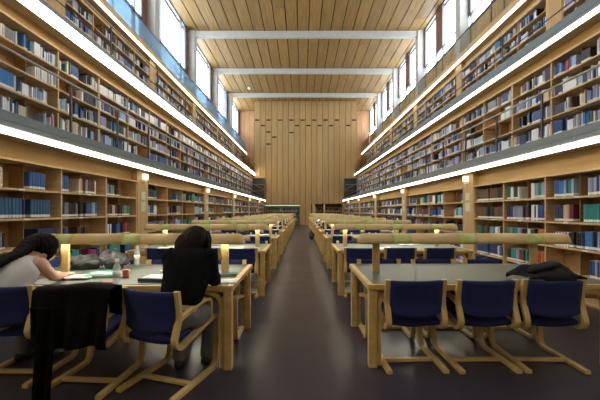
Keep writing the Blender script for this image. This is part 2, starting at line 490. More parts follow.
# ------------------------------------------------------------------ railings
for s in (-1, 1):
    for l in range(3):
        e = EDGE[s][l]+.06; z = FL[l+1]; yend = YP-.3 if l == 0 else (YP+1.5 if l == 1 else YE-.3)
        r = empty('gallery_railing', (s*e, 0, z)); ys = []
        y = {0: 5.0, 1: 6.6, 2: 7.6}[l]+(.4 if s == 1 else 0)
        while y > -1: y -= 1.262
        y += 1.262*2
        ystart = y-.3
        post = MB().box(-.012, -.018, 0, .012, .018, .78 if l < 2 else .76).mesh('post', M['darkrail'])
        while y < yend and (s, l) != (1, 2):
            p = bpy.data.objects.new('post', post); COL.objects.link(p); p.parent = r; p.location = (0, y, 0); y += 1.262*(2 if l == 1 else 1)
        zt = .80 if l < 2 else .76
        MB().tube((0, ystart, zt), (0, yend, zt), .019 if l < 2 else .022).build('handrail', M['rail'] if l < 2 else M['darkrail'], r)
        if (s, l) != (1, 2): MB().tube((0, ystart, .28), (0, yend, .28), .011).build('lower_rail', M['darkrail'], r)
        if l == 2:
            if s == -1: MB().tube((0, ystart, .52), (0, yend, .52), .009).build('middle_rail', M['darkrail'], r)
            MB().box(.015, ystart, .03, .025, yend, .74).build('glass_panel', M['balu'] if s == -1 else M['baluR'], r)
        lv = ['lowest', 'middle', 'top'][l]
        ex = (' with blue tinted glass' if s == -1 else ' with clear glass') if l == 2 else ''
        tag(r, f'steel railing{ex} along the {lv} gallery on the {SIDE[s]} wall', 'railing', 'gallery railings')

# ------------------------------------------------------------------ bookcases
BOARD = (.41, .82, 1.22, 1.62)      # top faces of boards; .05 for the bottom one
TOPZ = 2.0
MODW = (1.137, 1.2625, 1.137)
def make_case(nmod, near=False, mod=1.137):
    L = mod*nmod
    r = empty('bookcase')
    MB().box(-L/2, CD-.015, 0, L/2, CD, TOPZ).build('back_panel', M['case'], r)
    up = MB().box(-.014, 0, 0, .014, CD-.015, TOPZ-.03).mesh('upright', M['case_edge'])
    for i in range(nmod+1):
        o = bpy.data.objects.new('upright', up); COL.objects.link(o); o.parent = r; o.location = (-L/2+i*mod+(.014 if i == 0 else -.014 if i == nmod else 0), 0, 0)
    dv = MB().box(-.006, .10, .06, .006, CD-.015, TOPZ-.03).mesh('divider', M['case'])
    for i in range(nmod):
        o = bpy.data.objects.new('divider', dv); COL.objects.link(o); o.parent = r; o.location = (-L/2+(i+.5)*mod, 0, 0)
    for j, z in enumerate((.06,)+BOARD):
        sh = MB().box(-L/2+.01, -.006, z-.028, L/2-.01, CD-.015, z).build('shelf', M['case_edge'], r)
        if near:
            lb = MB().box(-.045, -.009, z-.025, .045, -.006, z-.004).mesh('shelf_label', M['paper'])
            for i in range(nmod):
                o = bpy.data.objects.new('shelf_label', lb); COL.objects.link(o); o.parent = sh; o.location = (-L/2+(i+.5)*mod+random.uniform(-.25, .25), 0, 0)
    MB().box(-L/2, -.03, TOPZ-.03, L/2, CD, TOPZ).build('top_board', M['case_edge'], r)
    MB().box(-L/2+.01, .02, 0, L/2-.01, .04, .032).build('plinth', M['case'], r)
    return r
protos = {}
CASES = []     # (side, level, bay, centre y, nmod)
LVL = ['ground floor', 'first gallery', 'second gallery']
for s in (-1, 1):
    for l in range(3):
        for k in range(-1, 5):
            a = PIL0[(s, l)]+PITCH*k+.25
            nm = (3 if k == 4 else 4) if l != 1 else (4 if k < 4 else 3)
            if l == 1: a -= .25
            L = MODW[l]*nm; near = (l == 0 and k == -1)
            loc = (s*CASE[s][l], a+L/2, FL[l]+ZO.get((s, l), 0)); rz = -PI/2 if s == 1 else PI/2
            key = (nm, near, l == 1)
            if key not in protos:
                o = protos[key] = make_case(nm, near, MODW[l]); o.location = loc; o.rotation_euler = (0, 0, rz)
            else: o = dup(protos[key], loc, rz)
            tag(o, f'open oak bookcase, {ORD[k+1]} bay from the viewer, {SIDE[s]} wall, {LVL[l]}', 'bookcase', f'bookcases on the {SIDE[s]} wall')
            CASES.append((s, l, k, a, nm))
            # pillar at the far end of the bay
            py = PIL0[(s, l)]+PITCH*(k+1)
            if k < 4 and l != 1:
                st = MB().box(s*(CASE[s][l]-.01), py-.245, FL[l], s*(CASE[s][l]+CD), py+.245, STRIP_Z[l]+.01).build('pillar', M['pillar'])
                struct(st, f'{SIDE[s]} wall oak pillar between bookcases')
                if l == 0:
                    lp = empty('pillar_lamp', (s*(CASE[s][l]-.02), py, 2.10))
                    MB().box(-s*.10, -.06, .02, 0, .06, .16).build('lamp_body', M['lobe'], lp, bevel=.006)
                    MB().box(-s*.07, -.045, -.03, 0, .045, .018).build('bracket', M['white'], lp)
                    tag(lp, f'small white box lamp on the {ORD[k+1]} {SIDE[s]} oak pillar under the gallery', 'lamp', 'pillar lamps under the galleries')
                    if k < 2:
                        for q, (za, zb, wd) in enumerate(((1.66, 1.84, .10), (1.38, 1.60, .10))):
                            sg = MB().box(s*(CASE[s][l]-.022), py-wd, za, s*(CASE[s][l]-.012), py+wd, zb).build('notice_sign', M['sign'])
                            tag(sg, f'pale printed notice, {"upper" if q == 0 else "lower"} of two on the {ORD[k+1]} {SIDE[s]} oak pillar', 'sign', 'notices on the pillars')
# low bookcases on the end wall under the panelling
for i, (xa, xb) in enumerate(((-3.7, -2.0), (-1.95, -.25), (1.35, 2.1), (2.3, 3.9))):
    nm = 1
    r = empty('end_bookcase', ((xa+xb)/2, YP+.75, 0)); h = (xb-xa)/2
    mb = MB()
    MB().box(-h, .3, 0, h, .32, 1.75).build('back_panel', M['case'], r)
    for xx in (-h, h-.03): MB().box(xx, 0, 0, xx+.03, .3, 1.75).build('upright', M['case_edge'], r)
    for z in (.4, .85, 1.3, 1.72): MB().box(-h+.03, 0, z, h-.03, .3, z+.03).build('shelf', M['case_edge'], r)
    tag(r, f'oak bookcase under the end panelling, {ORD[i]} from the left', 'bookcase', 'bookcases under the end wall')
st = empty('strip_light', (-1.9, YP+.62, 1.86))
MB().box(-1.8, -.05, 0, 1.75, .05, .10).build('diffuser', M['endlight'], st)
MB().box(-1.85, -.07, .10, 1.8, .07, .13).build('housing', M['white'], st)
tag(st, 'greenish white strip light over the bookcases under the end wall, left of the centre', 'light')
# wood returns under the panelling
for xa, xb in ((1.02, 1.3), (2.13, 2.28), (4.0, 4.15)):
    struct(MB().box(xa, YP, 0, xb, YP+1.0, PB).build('pillar', M['pillar']), 'oak pillar under the end panelling')

# dark screens closing the ends of the lowest galleries
for s in (-1, 1):
    xa, xb = EDGE[s][0]+.1, CASE[s][1]-.05
    r = empty('screen_gate', (s*(xa+xb)/2, YP-.55, FL[1])); h = (xb-xa)/2
    MB().box(-h, -.2, 1.92, h, .25, 1.99).build('top_cap', M['slab'], r)
    MB().box(-h, .2, .02, h, .22, 1.92).build('back_sheet', M['darkrail'], r)
    bar = MB().box(-.012, -.012, .02, .012, .012, 1.92).mesh('bar', M['darkrail'])
    for i in range(9):
        o = bpy.data.objects.new('bar', bar); COL.objects.link(o); o.parent = r; o.location = (-h+.03+i*(2*h-.06)/8, -.17, 0)
    for z in (.7, 1.3): MB().box(-h, -.17, z, h, -.15, z+.04).build('rail', M['rail'], r)
    tag(r, f'dark metal screen at the far end of the {SIDE[s]} first gallery', 'screen', 'gallery end screens')

# ------------------------------------------------------------------ reading tables
TL, TW = 2.24, 1.11
def make_table():
    r = empty('reading_table')
    MB().box(-TL/2, -TW/2, .70, TL/2, TW/2, .748).build('tabletop', M['tablewood'], r, bevel=.006)
    MB().box(-TL/2+.05, -TW/2+.04, .744, TL/2-.05, TW/2-.04, .752).build('linoleum_surface', M['lino'], r)
    for sx in (-1, 1):
        for sy in (-1, 1):
            x0 = sx*(TL/2-.015); y0 = sy*(TW/2-.02)
            leg = MB().box(x0, y0, 0, x0-sx*.075, y0-sy*.07, .70).build('leg', M['tablewood'], r, bevel=.006)
            xc = x0-sx*.095
            MB().ribbon([(xc, .02), (xc, .675), (xc-sx*.45, .675)], .13, .05, .032, 'xz', y0-sy*.035).build('brace', M['tablewood'], leg)
            yc = y0-sy*.09
            MB().ribbon([(yc, .40), (yc, .675), (yc-sy*.30, .675)], .14, .04, .030, 'yz', x0-sx*.04).build('brace', M['tablewood'], leg)
    MB().box(-TL/2+.09, -TW/2+.06, .676, TL/2-.09, -TW/2+.085, .70).build('apron', M['tablewood'], r)
    MB().box(-TL/2+.09, TW/2-.085, .676, TL/2-.09, TW/2-.06, .70).build('apron', M['tablewood'], r)
    return r
def half_shell(mb, xa, xb, ry, rz, z0, t=.008, seg=10, taper0=False, taper1=False):
    xs = [xa, xb]
    if taper0: xs = [xa, xa+.015, xa+.05]+[xb]
    if taper1: xs = xs[:-1]+[xb-.05, xb-.015, xb]
    vs = []; fs = []
    for x in xs:
        k = 1.0
        if taper0 and x < xa+.049: k = .55 if x == xa else .85
        if taper1 and x > xb-.049: k = .55 if x == xb else .85
        for q in range(seg+1):
            a = PI*q/seg; vs.append((x, ry*k*math.cos(a), z0+rz*k*math.sin(a)))
        for q in range(seg, -1, -1):
            a = PI*q/seg; vs.append((x, (ry*k-t)*math.cos(a), z0+(rz*k-t)*math.sin(a)))
    W = 2*(seg+1)
    for i in range(len(xs)-1):
        for q in range(W):
            a = i*W+q; b = i*W+(q+1) % W; fs.append((a, b, b+W, a+W))
    fs.append(tuple(range(W-1, -1, -1))); e = (len(xs)-1)*W; fs.append(tuple(e+q for q in range(W)))
    mb.add(vs, fs, 0, True)
def make_lamp(on):
    """local -x = aisle end; stands on the table"""
    r = empty('reading_lamp')
    z0 = .303
    H = TL/2-.0
    bands = [-H+.02+.44, -H+.02+1.12, -H+.02+1.82]
    cuts = [-H]+sum([[b-.09, b+.09] for b in bands], [])+[H-.02]
    for i in range(0, len(cuts), 2):
        mb = MB(); half_shell(mb, cuts[i], cuts[i+1], .085, .105, z0, taper0=(i == 0), taper1=(i == len(cuts)-2)); mb.build('lamp_shade', M['shade'], r)
    for b in bands:
        mb = MB(); half_shell(mb, b-.09, b+.09, .083, .102, z0); mb.build('green_band', M['green'], r)
    MB().box(-H+.06, -.058, z0+.006, H-.08, -.030, z0+.022).box(-H+.06, .030, z0+.006, H-.08, .058, z0+.022).build('light_tube', M['tube'] if on else M['tubeoff'], r)
    MB().box(-H+.05, -.072, z0+.022, H-.07, .072, z0+.030).build('reflector', M['shade'], r)
    for xp in (-.92, .74):
        MB().box(xp-.036, -.018, 0, xp+.036, .018, z0+.01).build('post', M['beech'], r, bevel=.004)
    return r

# chair: faces +y, origin on the floor under the seat
FW = .245
def make_chair():
    r = empty('library_chair')
    path = [(-.245,.800), (-.205,.585), (-.275,.43), (-.235,.375), (.285,.475), (.315,.30), (.265,.018), (-.30,.018)]
    for sx in (-1, 1):
        mb = MB()
        P = [(-.235,.80), (-.205,.60), (-.268,.43), (-.215,.365), (.25,.475), (.305,.455), (.315,.33), (.275,.02), (-.29,.02)]
        mb.ribbon(P, .065, .046, .030, 'yz', sx*FW)
        mb.build('side_frame', M['beech'], r)
        mb = MB(); mb.ribbon([(-.205,.585), (.10,.655), (.20,.64), (.19,.475)], .075, .042, .024, 'yz', sx*FW)
        mb.build('armrest', M['beech'], r)
    MB().box(-FW-.015, -.075, .012, FW+.015, -.035, .036).build('crossbar', M['beech'], r)
    def back(u, v):
        x = (u-.5)*2; z = .795-v*(.795-(.515-.045*(1-x*x)))
        y = -.235+.03*min(1, (.80-z)/.2) + .0*x
        if z < .58: y -= (.58-z)*.12
        y -= .035*(1-x*x)
        return Vector((x*.222, y, z))
    MB().grid(10, 10, back, .028).build('backrest', M['fabric'], r, bevel=0)
    def seat(u, v):
        x = (u-.5)*2; y = -.215+v*.47
        z = .40+(y+.215)*.20-.022*(1-x*x)*(1-.3*v)+.035
        return Vector((x*.222, y, z))
    MB().grid(10, 8, seat, .035).build('seat', M['fabric'], r)
    MB().box(-FW, .20, .445, FW, .235, .465).build('seat_rail', M['beech'], r)
    return r

ROWY = [2.82+TW/2+2.42*k for k in range(11)]
table0 = None; lamp_on = None; lamp_off = None; chair0 = make_chair(); used = False
ROWS_ = 0
ROWN = ['front','second','third','fourth','fifth','sixth','seventh','eighth','ninth','tenth','last']
TCX = .58+TL/2
CHX = {(-1,0,'n'): None}
for s in (1, -1):
    for k, y in enumerate(ROWY):
        rz = 0 if s == 1 else PI
        if s == -1: y -= .045; TCX = .60+TL/2
        loc = (s*TCX, y, 0)
        if table0 is None: table0 = t = make_table(); t.location = loc
        else: t = dup(table0, loc, rz)
        sd = SIDE[s]
        tag(t, f'long beech reading table with grey top, {ROWN[k]} in the {sd} row from the viewer', 'table', f'reading tables in the {sd} row')
        ll = (s*TCX, y, .7525)
        on = not (s == 1 and k == 0)
        if on:
            if lamp_on is None: lamp_on = l = make_lamp(True); l.location = ll; l.rotation_euler = (0,0,rz)
            else: l = dup(lamp_on, ll, rz)
        else:
            l = make_lamp(False); l.location = ll
        tag(l, f'long {"lit" if on else "unlit"} wooden table lamp with green bands on the {ROWN[k]} {sd} table', 'lamp', 'lamps along the reading tables')
        for side in ('near', 'far'):
            for j in range(3):
                cx = [.95, 1.62, 2.26][j]; pos = ['aisle end', 'middle', 'wall end'][j]
                cy = y-TW/2+.20 if side == 'near' else y+TW/2-.20
                r_ = 0 if side == 'near' else PI
                jx = random.uniform(-.03, .03); jy = random.uniform(-.04, .03); jr = random.uniform(-.08, .08)
                if k == 0: jx = jy = jr = 0
                if s == 1 and k == 0 and side == 'near' : cx = [.985, 1.61, 2.20][j]; jr = [.03, .02, -.03][j]
                X = s*cx+jx; Y = cy+(jy if side == 'near' else -jy)
                state = ''
                if s == -1 and k == 0 and side == 'near':
                    X, Y, r_ = [(-1.09, 2.66, -.30), (-1.73, 2.66, -.06), (-2.42, 2.80, 0)][j]
                    jr = 0
                    state = [' under the woman in black', ' under a long black coat', ' under the leaning person'][j]
                if not used: c = chair0; c.location = (X, Y, 0); c.rotation_euler = (0,0,r_+jr); used = True
                else: c = dup(chair0, (X, Y, 0), r_+jr)
                if state: lab = f'navy bentwood chair{state} at the front left table'
                else: lab = f'navy bentwood chair, {pos}, {side} side of the {ROWN[k]} {sd} table'
                tag(c, lab, 'chair', 'navy chairs at the reading tables')

# ------------------------------------------------------------------ things on the tables
TT = .7525
def at(px, py, z):
    """point at height z seen at pixel (only to place things on a known level)"""
    Y = F*(EYE-z)/(py-VY); return ((px-VX)*Y/F, Y, z)
def bottle(loc, label):
    r = empty('water_bottle', loc)
    mb = MB(); mb.lathe([(.030, 0), (.034, .008), (.034, .05), (.031, .06), (.034, .07), (.034, .14), (.028, .165), (.014, .19), (.013, .205)], 18)
    mb.build('bottle_body', M['bottle'], r)
    mb = MB(); mb.lathe([(.0345, .075), (.0345, .125)], 18); mb.build('bottle_label', M['paper'], r)
    mb = MB(); mb.lathe([(.015, .200), (.016, .203), (.016, .222), (.014, .225)], 14); mb.build('bottle_cap', M['white'], r)
    return tag(r, label, 'bottle')
bottle(at(117, 284.5, TT), 'clear plastic water bottle near the front edge of the front left table')
bottle(at(137, 265.0, TT), 'clear plastic water bottle with pale label near the back of the front left table')
def closed_book(name, loc, w, d, h, rz, cover, label, cat='book'):
    r = empty(name, loc, rz)
    MB().box(-w/2, -d/2, 0, w/2, d/2, .004).box(-w/2, -d/2, h-.004, w/2, d/2, h).box(-w/2, -d/2, .004, -w/2+.004, d/2, h-.004).build('cover', cover, r)
    MB().box(-w/2+.005, -d/2+.004, .0045, w/2-.006, d/2-.004, h-.0045).build('pages', M['pages'], r)
    return tag(r, label, cat)
def sheet(loc, w, d, rz, label, cat='paper', h=.003, mat='paper', name='paper_sheet', curl=.006):
    mb = MB()
    mb.grid(6, 6, lambda u, v: Vector(((u-.5)*w, (v-.5)*d, h+curl*(u*v)**2)), .0015)
    o = mb.build(name, M[mat]); o.location = loc; o.rotation_euler = (0, 0, rz)
    return tag(o, label, cat)
def open_book(loc, w, d, rz, label):
    r = empty('open_book', loc, rz)
    MB().box(-w/2-.004, -d/2-.004, 0, w/2+.004, d/2+.004, .004).build('cover', M['navycover'], r)
    mb = MB(); mb.grid(14, 3, lambda u, v: Vector(((u-.5)*w, (v-.5)*d, .006+.018*abs(math.sin((u-.5)*2*PI*.5+0))**.6*(1-abs(u-.5)*1.3)+.004)), .006)
    mb.build('pages', M['paper'], r)
    return tag(r, label, 'book')
# front left table
p = at(157, 280, TT); closed_book('book', p, .19, .26, .030, PI/2-.12, M['navycover'], 'thick dark blue book lying beside the woman in black, front left table')
sheet((p[0]+.005, p[1]+.0, TT+.030), .235, .17, -.12, 'white papers on the thick dark blue book, front left table', curl=.012)
MB_ = at(162, 273.5, TT)
o = MB().box(-.022, -.02, 0, .022, .02, .035).build('eraser_box', M['white'], bevel=.003); o.location = (MB_[0]+.01, MB_[1], TT); tag(o, 'small white box behind the dark blue book, front left table', 'box')
p = at(222, 275.0, TT); closed_book('folder', (p[0]+.0, p[1]-.02, TT), .30, .10, .022, .04, M['tealdark'], 'dark teal folder lying behind the white papers, aisle end of front left table', 'folder')
p = at(224, 281.0, TT); sheet((p[0], p[1], TT), .26, .17, .0, 'white sheets in front of the dark teal folder, aisle end of front left table')
# left end
p = at(75, 278, TT); open_book((p[0], p[1], TT), .34, .20, .05, 'open white book under the hands of the leaning person, front left table')
p = at(108, 275.5, TT)
closed_book('magazine', (p[0]-.02, p[1]+.02, TT), .36, .27, .022, .15, M['teal'], 'pale green magazine beside the clear bottle, front left table', 'magazine')
closed_book('magazine', (p[0]-.06, p[1]-.02, TT+.0225), .17, .09, .008, -.25, M['paper'], 'small pale magazine lying on the pale green magazine', 'magazine')
p = at(93, 284.2, TT)
o = MB().box(-.06, -.022, 0, .06, .022, .018).build('pencil_case', M['navycover'], bevel=.006); o.location = (p[0], p[1]+.02, TT); tag(o, 'narrow navy pencil case at the front edge, front left table', 'pencil case')
p = at(104, 284.0, TT)
o = MB().box(-.05, -.02, 0, .05, .02, .016).build('pencil_case', M['red'], bevel=.006); o.location = (p[0]+.02, p[1]+.02, TT); tag(o, 'narrow dark red pencil case at the front edge, front left table', 'pencil case')
p = at(123, 278, TT)
mb = MB(); mb.lathe([(.026, 0), (.028, .004), (.030, .07), (.028, .075)], 16); o = mb.build('red_cup', M['red']); o.location = (p[0]+.01, p[1]+.03, TT); tag(o, 'small red cup behind the near water bottle, front left table', 'cup')
p = at(108, 266.5, TT); sheet((p[0], p[1], TT), .42, .20, .12, 'white sheets in front of the grey backpacks, front left table', curl=.02)
def backpack(loc, rz, sx, sy, sz, mat, label, seed):
    r = empty('backpack', loc, rz); nz = lambda p: noise.noise(p*7+Vector((seed, 0, 0)))
    mb = MB(); mb.ball((0, 0, sz), (sx, sy, sz), 48, 30)
    vv = []
    for v in mb.v:
        p = Vector(v); n_ = nz(p); n2_ = noise.noise(p*19+Vector((0, seed, 4))); q = Vector((p.x*(1+.30*n_), p.y*(1+.30*n_), p.z*(1+.45*n_+.35*n2_)))
        q.z += .03*abs(math.sin(p.x*22+seed)); vv.append((q.x, q.y, max(0.0, q.z if p.z > .02 else q.z*.3)))
    mb.v = vv; mb.build('bag_body', M[mat], r)
    mb = MB(); mb.loft([(-sx*.5, -sy*.8, sz*.5), (-sx*.15, -sy*1.02, sz*1.1), (sx*.3, -sy*.7, sz*1.75), (sx*.55, 0, sz*1.75)], [(.018, .006)]*4)
    mb.build('strap', M['bagdark'], r)
    mb = MB(); mb.loft([(-sx*.5, 0, sz*1.75), (-sx*.25, -.01, sz*2.15), (0, 0, sz*2.0)], [(.01, .006)]*3)
    mb.build('handle', M['bagdark'], r)
    return tag(r, label, 'bag')
backpack((-2.42, 3.58, TT), .1, .21, .12, .062, 'bagcloth', 'crumpled grey backpack behind the lamp post, front left table', 3.1)
backpack((-2.10, 3.60, TT), -.3, .18, .12, .085, 'bagcloth', 'grey strapped backpack leaning right of the crumpled one, front left table', 9.4)
# papers and books on further tables
def tops(s, k, fx, fy): return (s*(.60+TL*fx), ROWY[k]+(fy-.5)*TW, TT)
cl = [(-1,1,.25,.25,'s'),(-1,1,.5,.7,'o'),(-1,1,.78,.3,'s'),(-1,2,.2,.7,'o'),(-1,2,.55,.25,'s'),(-1,3,.15,.3,'o'),(-1,3,.6,.3,'s'),(-1,4,.2,.75,'s'),(-1,5,.15,.3,'s'),
      (1,1,.35,.22,'s'),(1,1,.62,.75,'o'),(1,2,.18,.25,'s'),(1,2,.5,.3,'o'),(1,3,.15,.28,'o'),(1,4,.15,.3,'s'),(1,5,.2,.3,'s'),(1,6,.15,.3,'s')]
rc = random.Random(5)
for (s, k, fx, fy, ty) in cl:
    loc = tops(s, k, fx, fy); where = f'{["aisle end", "aisle side", "middle", "wall side"][0 if fx < .3 else 1 if fx < .45 else 2 if fx < .6 else 3]} of the {ROWN[k]} {SIDE[s]} table'
    sd = 'near' if fy < .5 else 'far'
    if ty == 's': sheet(loc, .30, .21, rc.uniform(-.3, .3), f'white sheets by the {sd} edge, {where}', curl=.01)
    else: open_book(loc, .36, .25, rc.uniform(-.3, .3), f'open book by the {sd} edge, {where}')
for (s, k, fx, fy, sx, sy, sz, mat, lb) in ((-1,2,.42,.72,.17,.12,.10,'bagdark','dark backpack standing on the third left table'),
                                       (-1,4,.35,.6,.17,.12,.10,'bagdark','dark backpack on the fifth left table'),
                                       (1,5,.12,.5,.14,.10,.11,'paper','crumpled white bag at the aisle end of the sixth right table'),
                                       (1,3,.5,.7,.18,.12,.10,'bagdark','dark backpack on the fourth right table')):
    p = tops(s, k, fx, fy); backpack(p, rc.uniform(-.4, .4), sx, sy, sz, mat, lb, rc.uniform(0, 20))
backpack((.46, 15.4, 0), .2, .13, .16, .17, 'bagdark', 'dark bag standing on the floor beside the right tables, far down the aisle', 2.2)

# draped coat on the middle left chair
def coat(u, v):
    # over the top of the backrest, hanging down outside
    L = v*.76
    X = -1.965+u*.56
    top = .822
    if L < .22: y = 2.50; z = top-.22+L
    elif L < .34: a = (L-.22)/.12*PI; y = 2.415+.085*math.cos(a); z = top+.02*math.sin(a)
    else: y = 2.33-.02*math.sin((L-.34)*3); z = top-(L-.34)
    drop = max(0, L-.34)
    y += .020*math.sin(u*17+1)*min(1, drop*3)-.010*math.sin(u*31+v*5)*min(1, drop*4)-.012*min(1, drop*5)
    if L >= .34: z += .03*math.sin(u*9)*drop
    z -= .012*math.sin(u*6+1)
    return Vector((X-.03*drop*(1-u), y, z))
co_ = empty('coat', (0, 0, 0))
mb = MB(); mb.grid(40, 34, coat, -.016); mb.build('coat_body', M['black'], co_)
def tail(u, v):
    z = .70-v*.682; w = .14-.01*v
    X = -1.865+.02*v+(u-.5)*w*1.0
    return Vector((X, 2.285-.03*v+.025*math.sin(u*9+v*3), z))
mb = MB(); mb.grid(14, 30, tail, -.03); mb.build('sleeve', M['black'], co_)
tag(co_, 'long black coat draped over the middle chair, front left table, sleeve reaching the floor', 'coat')
# crumpled jacket on the right chair
def jk(u, v):
    X = 1.965+u*.50; Y = 2.775+v*.30
    e = min(1, 6*u, 6*(1-u)); nz = noise.noise(Vector((u*4.2, v*3.5, 2.0)))
    z = .815+e*(.035+.055*abs(nz)+.045*math.sin(u*PI)*math.sin(v*PI))
    if v > .85: z -= (v-.85)/.15*.045
    if v < .30:
        k_ = 1-v/.30; Y = 2.765-.015*math.sin(k_*PI); z = .835+e*.025*(1-k_)-k_*(.03+.13*max(0, 1-abs(u-.50)*3.4))
    X += .03*math.sin(v*6+u*3)
    return Vector((X, Y, z))
jk_o = empty('jacket', (0, 0, 0))
mb = MB(); mb.grid(44, 26, jk, .012); mb.build('jacket_body', M['jacket'], jk_o)
mb = MB(); mb.loft([(2.44, 2.98, .86), (2.30, 2.92, .905), (2.16, 2.86, .90), (2.02, 2.82, .875)], [(.045, .025), (.055, .035), (.055, .032), (.04, .025)], ref=(0, 1, 0)); mb.build('sleeve', M['jacket'], jk_o)
tag(jk_o, 'crumpled charcoal jacket over the wall-end chair of the front right table', 'jacket')
# small ceiling lamp
cl_ = empty('ceiling_spotlight', (-2.05, 14.6, CEIL-.0))
Yc = F*(CEIL-.14-EYE)/(VY-89.0); cl_.location = ((249-VX)*Yc/F, Yc, CEIL)
mb = MB(); mb.lathe([(.10, -.12), (.12, -.10), (.12, 0)], 20); mb.build('lamp_housing', M['white'], cl_)
mb = MB(); mb.lathe([(.085, -.135), (.09, -.121)], 20); mb.build('lens', M['lobe'], cl_)
tag(cl_, 'small round lit spotlight on the plank ceiling left of centre', 'lamp')

# ------------------------------------------------------------------ people (z up, metres)
def hand(mb, wrist, fwd, up, side, size=1.0, curl=.35):
    """palm and five separate fingers; side = +1 thumb to the right of fwd"""
    fwd = Vector(fwd).normalized(); up = Vector(up).normalized(); rt = fwd.cross(up)*side
    w = Vector(wrist)
    mb.loft([w-fwd*.01, w+fwd*.04, w+fwd*.085], [(.026, .015), (.038, .014), (.040, .012)], ref=rt)
    for q, (off, ln) in enumerate(((-.030, .060), (-.010, .074), (.011, .080), (.031, .070))):
        b = w+fwd*.075+rt*off; m_ = b+fwd*ln*.5-up*.004; t = m_+fwd*ln*.5*math.cos(curl)-up*ln*.5*math.sin(curl)
        mb.loft([b, m_, t], [.0095, .0088, .0075], seg=8)
    b = w+fwd*.025+rt*.028
    mb.loft([b, b+rt*.028+fwd*.028-up*.004, b+rt*.036+fwd*.062-up*.012], [.013, .011, .009], seg=8)
def head(mb, c, fwd, up, s=1.0):
    fwd = Vector(fwd).normalized(); up = Vector(up).normalized(); rt = fwd.cross(up).normalized(); c = Vector(c)
    P = lambda x, y, z: c+(rt*x+fwd*y+up*z)*s
    mb.loft([P(0, .035, -.115), P(0, .025, -.085), P(0, .012, -.03), P(0, -.002, .03), P(0, -.008, .075), P(0, -.008, .105)],
            [(.030, .028), (.052, .058), (.070, .085), (.076, .097), (.066, .082), (.036, .046)], ref=rt, sub=4)
    mb.loft([P(0, .090, .02), P(0, .112, -.028), P(0, .095, -.042)], [.008, .014, .010], seg=8)      # nose
    mb.loft([P(-.022, .083, -.066), P(0, .094, -.064), P(.022, .083, -.066)], [.006, .009, .006], seg=8)  # mouth
    for q in (-1, 1):
        mb.loft([P(q*.076, .0, .018), P(q*.086, -.012, -.005), P(q*.077, -.002, -.032)], [(.010, .006)]*3, seg=8)  # ears
        mb.loft([P(q*.045, .082, .032), P(q*.028, .092, .034)], [.007, .008], seg=8)                     # brow
    return P
def eyes(P, parent):
    for q in (-1, 1):
        mb = MB(); mb.ball(P(q*.031, .078, .006), .012, 10, 7); mb.build('eye', M['white'], parent)
def limb_pts(*p): return [Vector(x) for x in p]

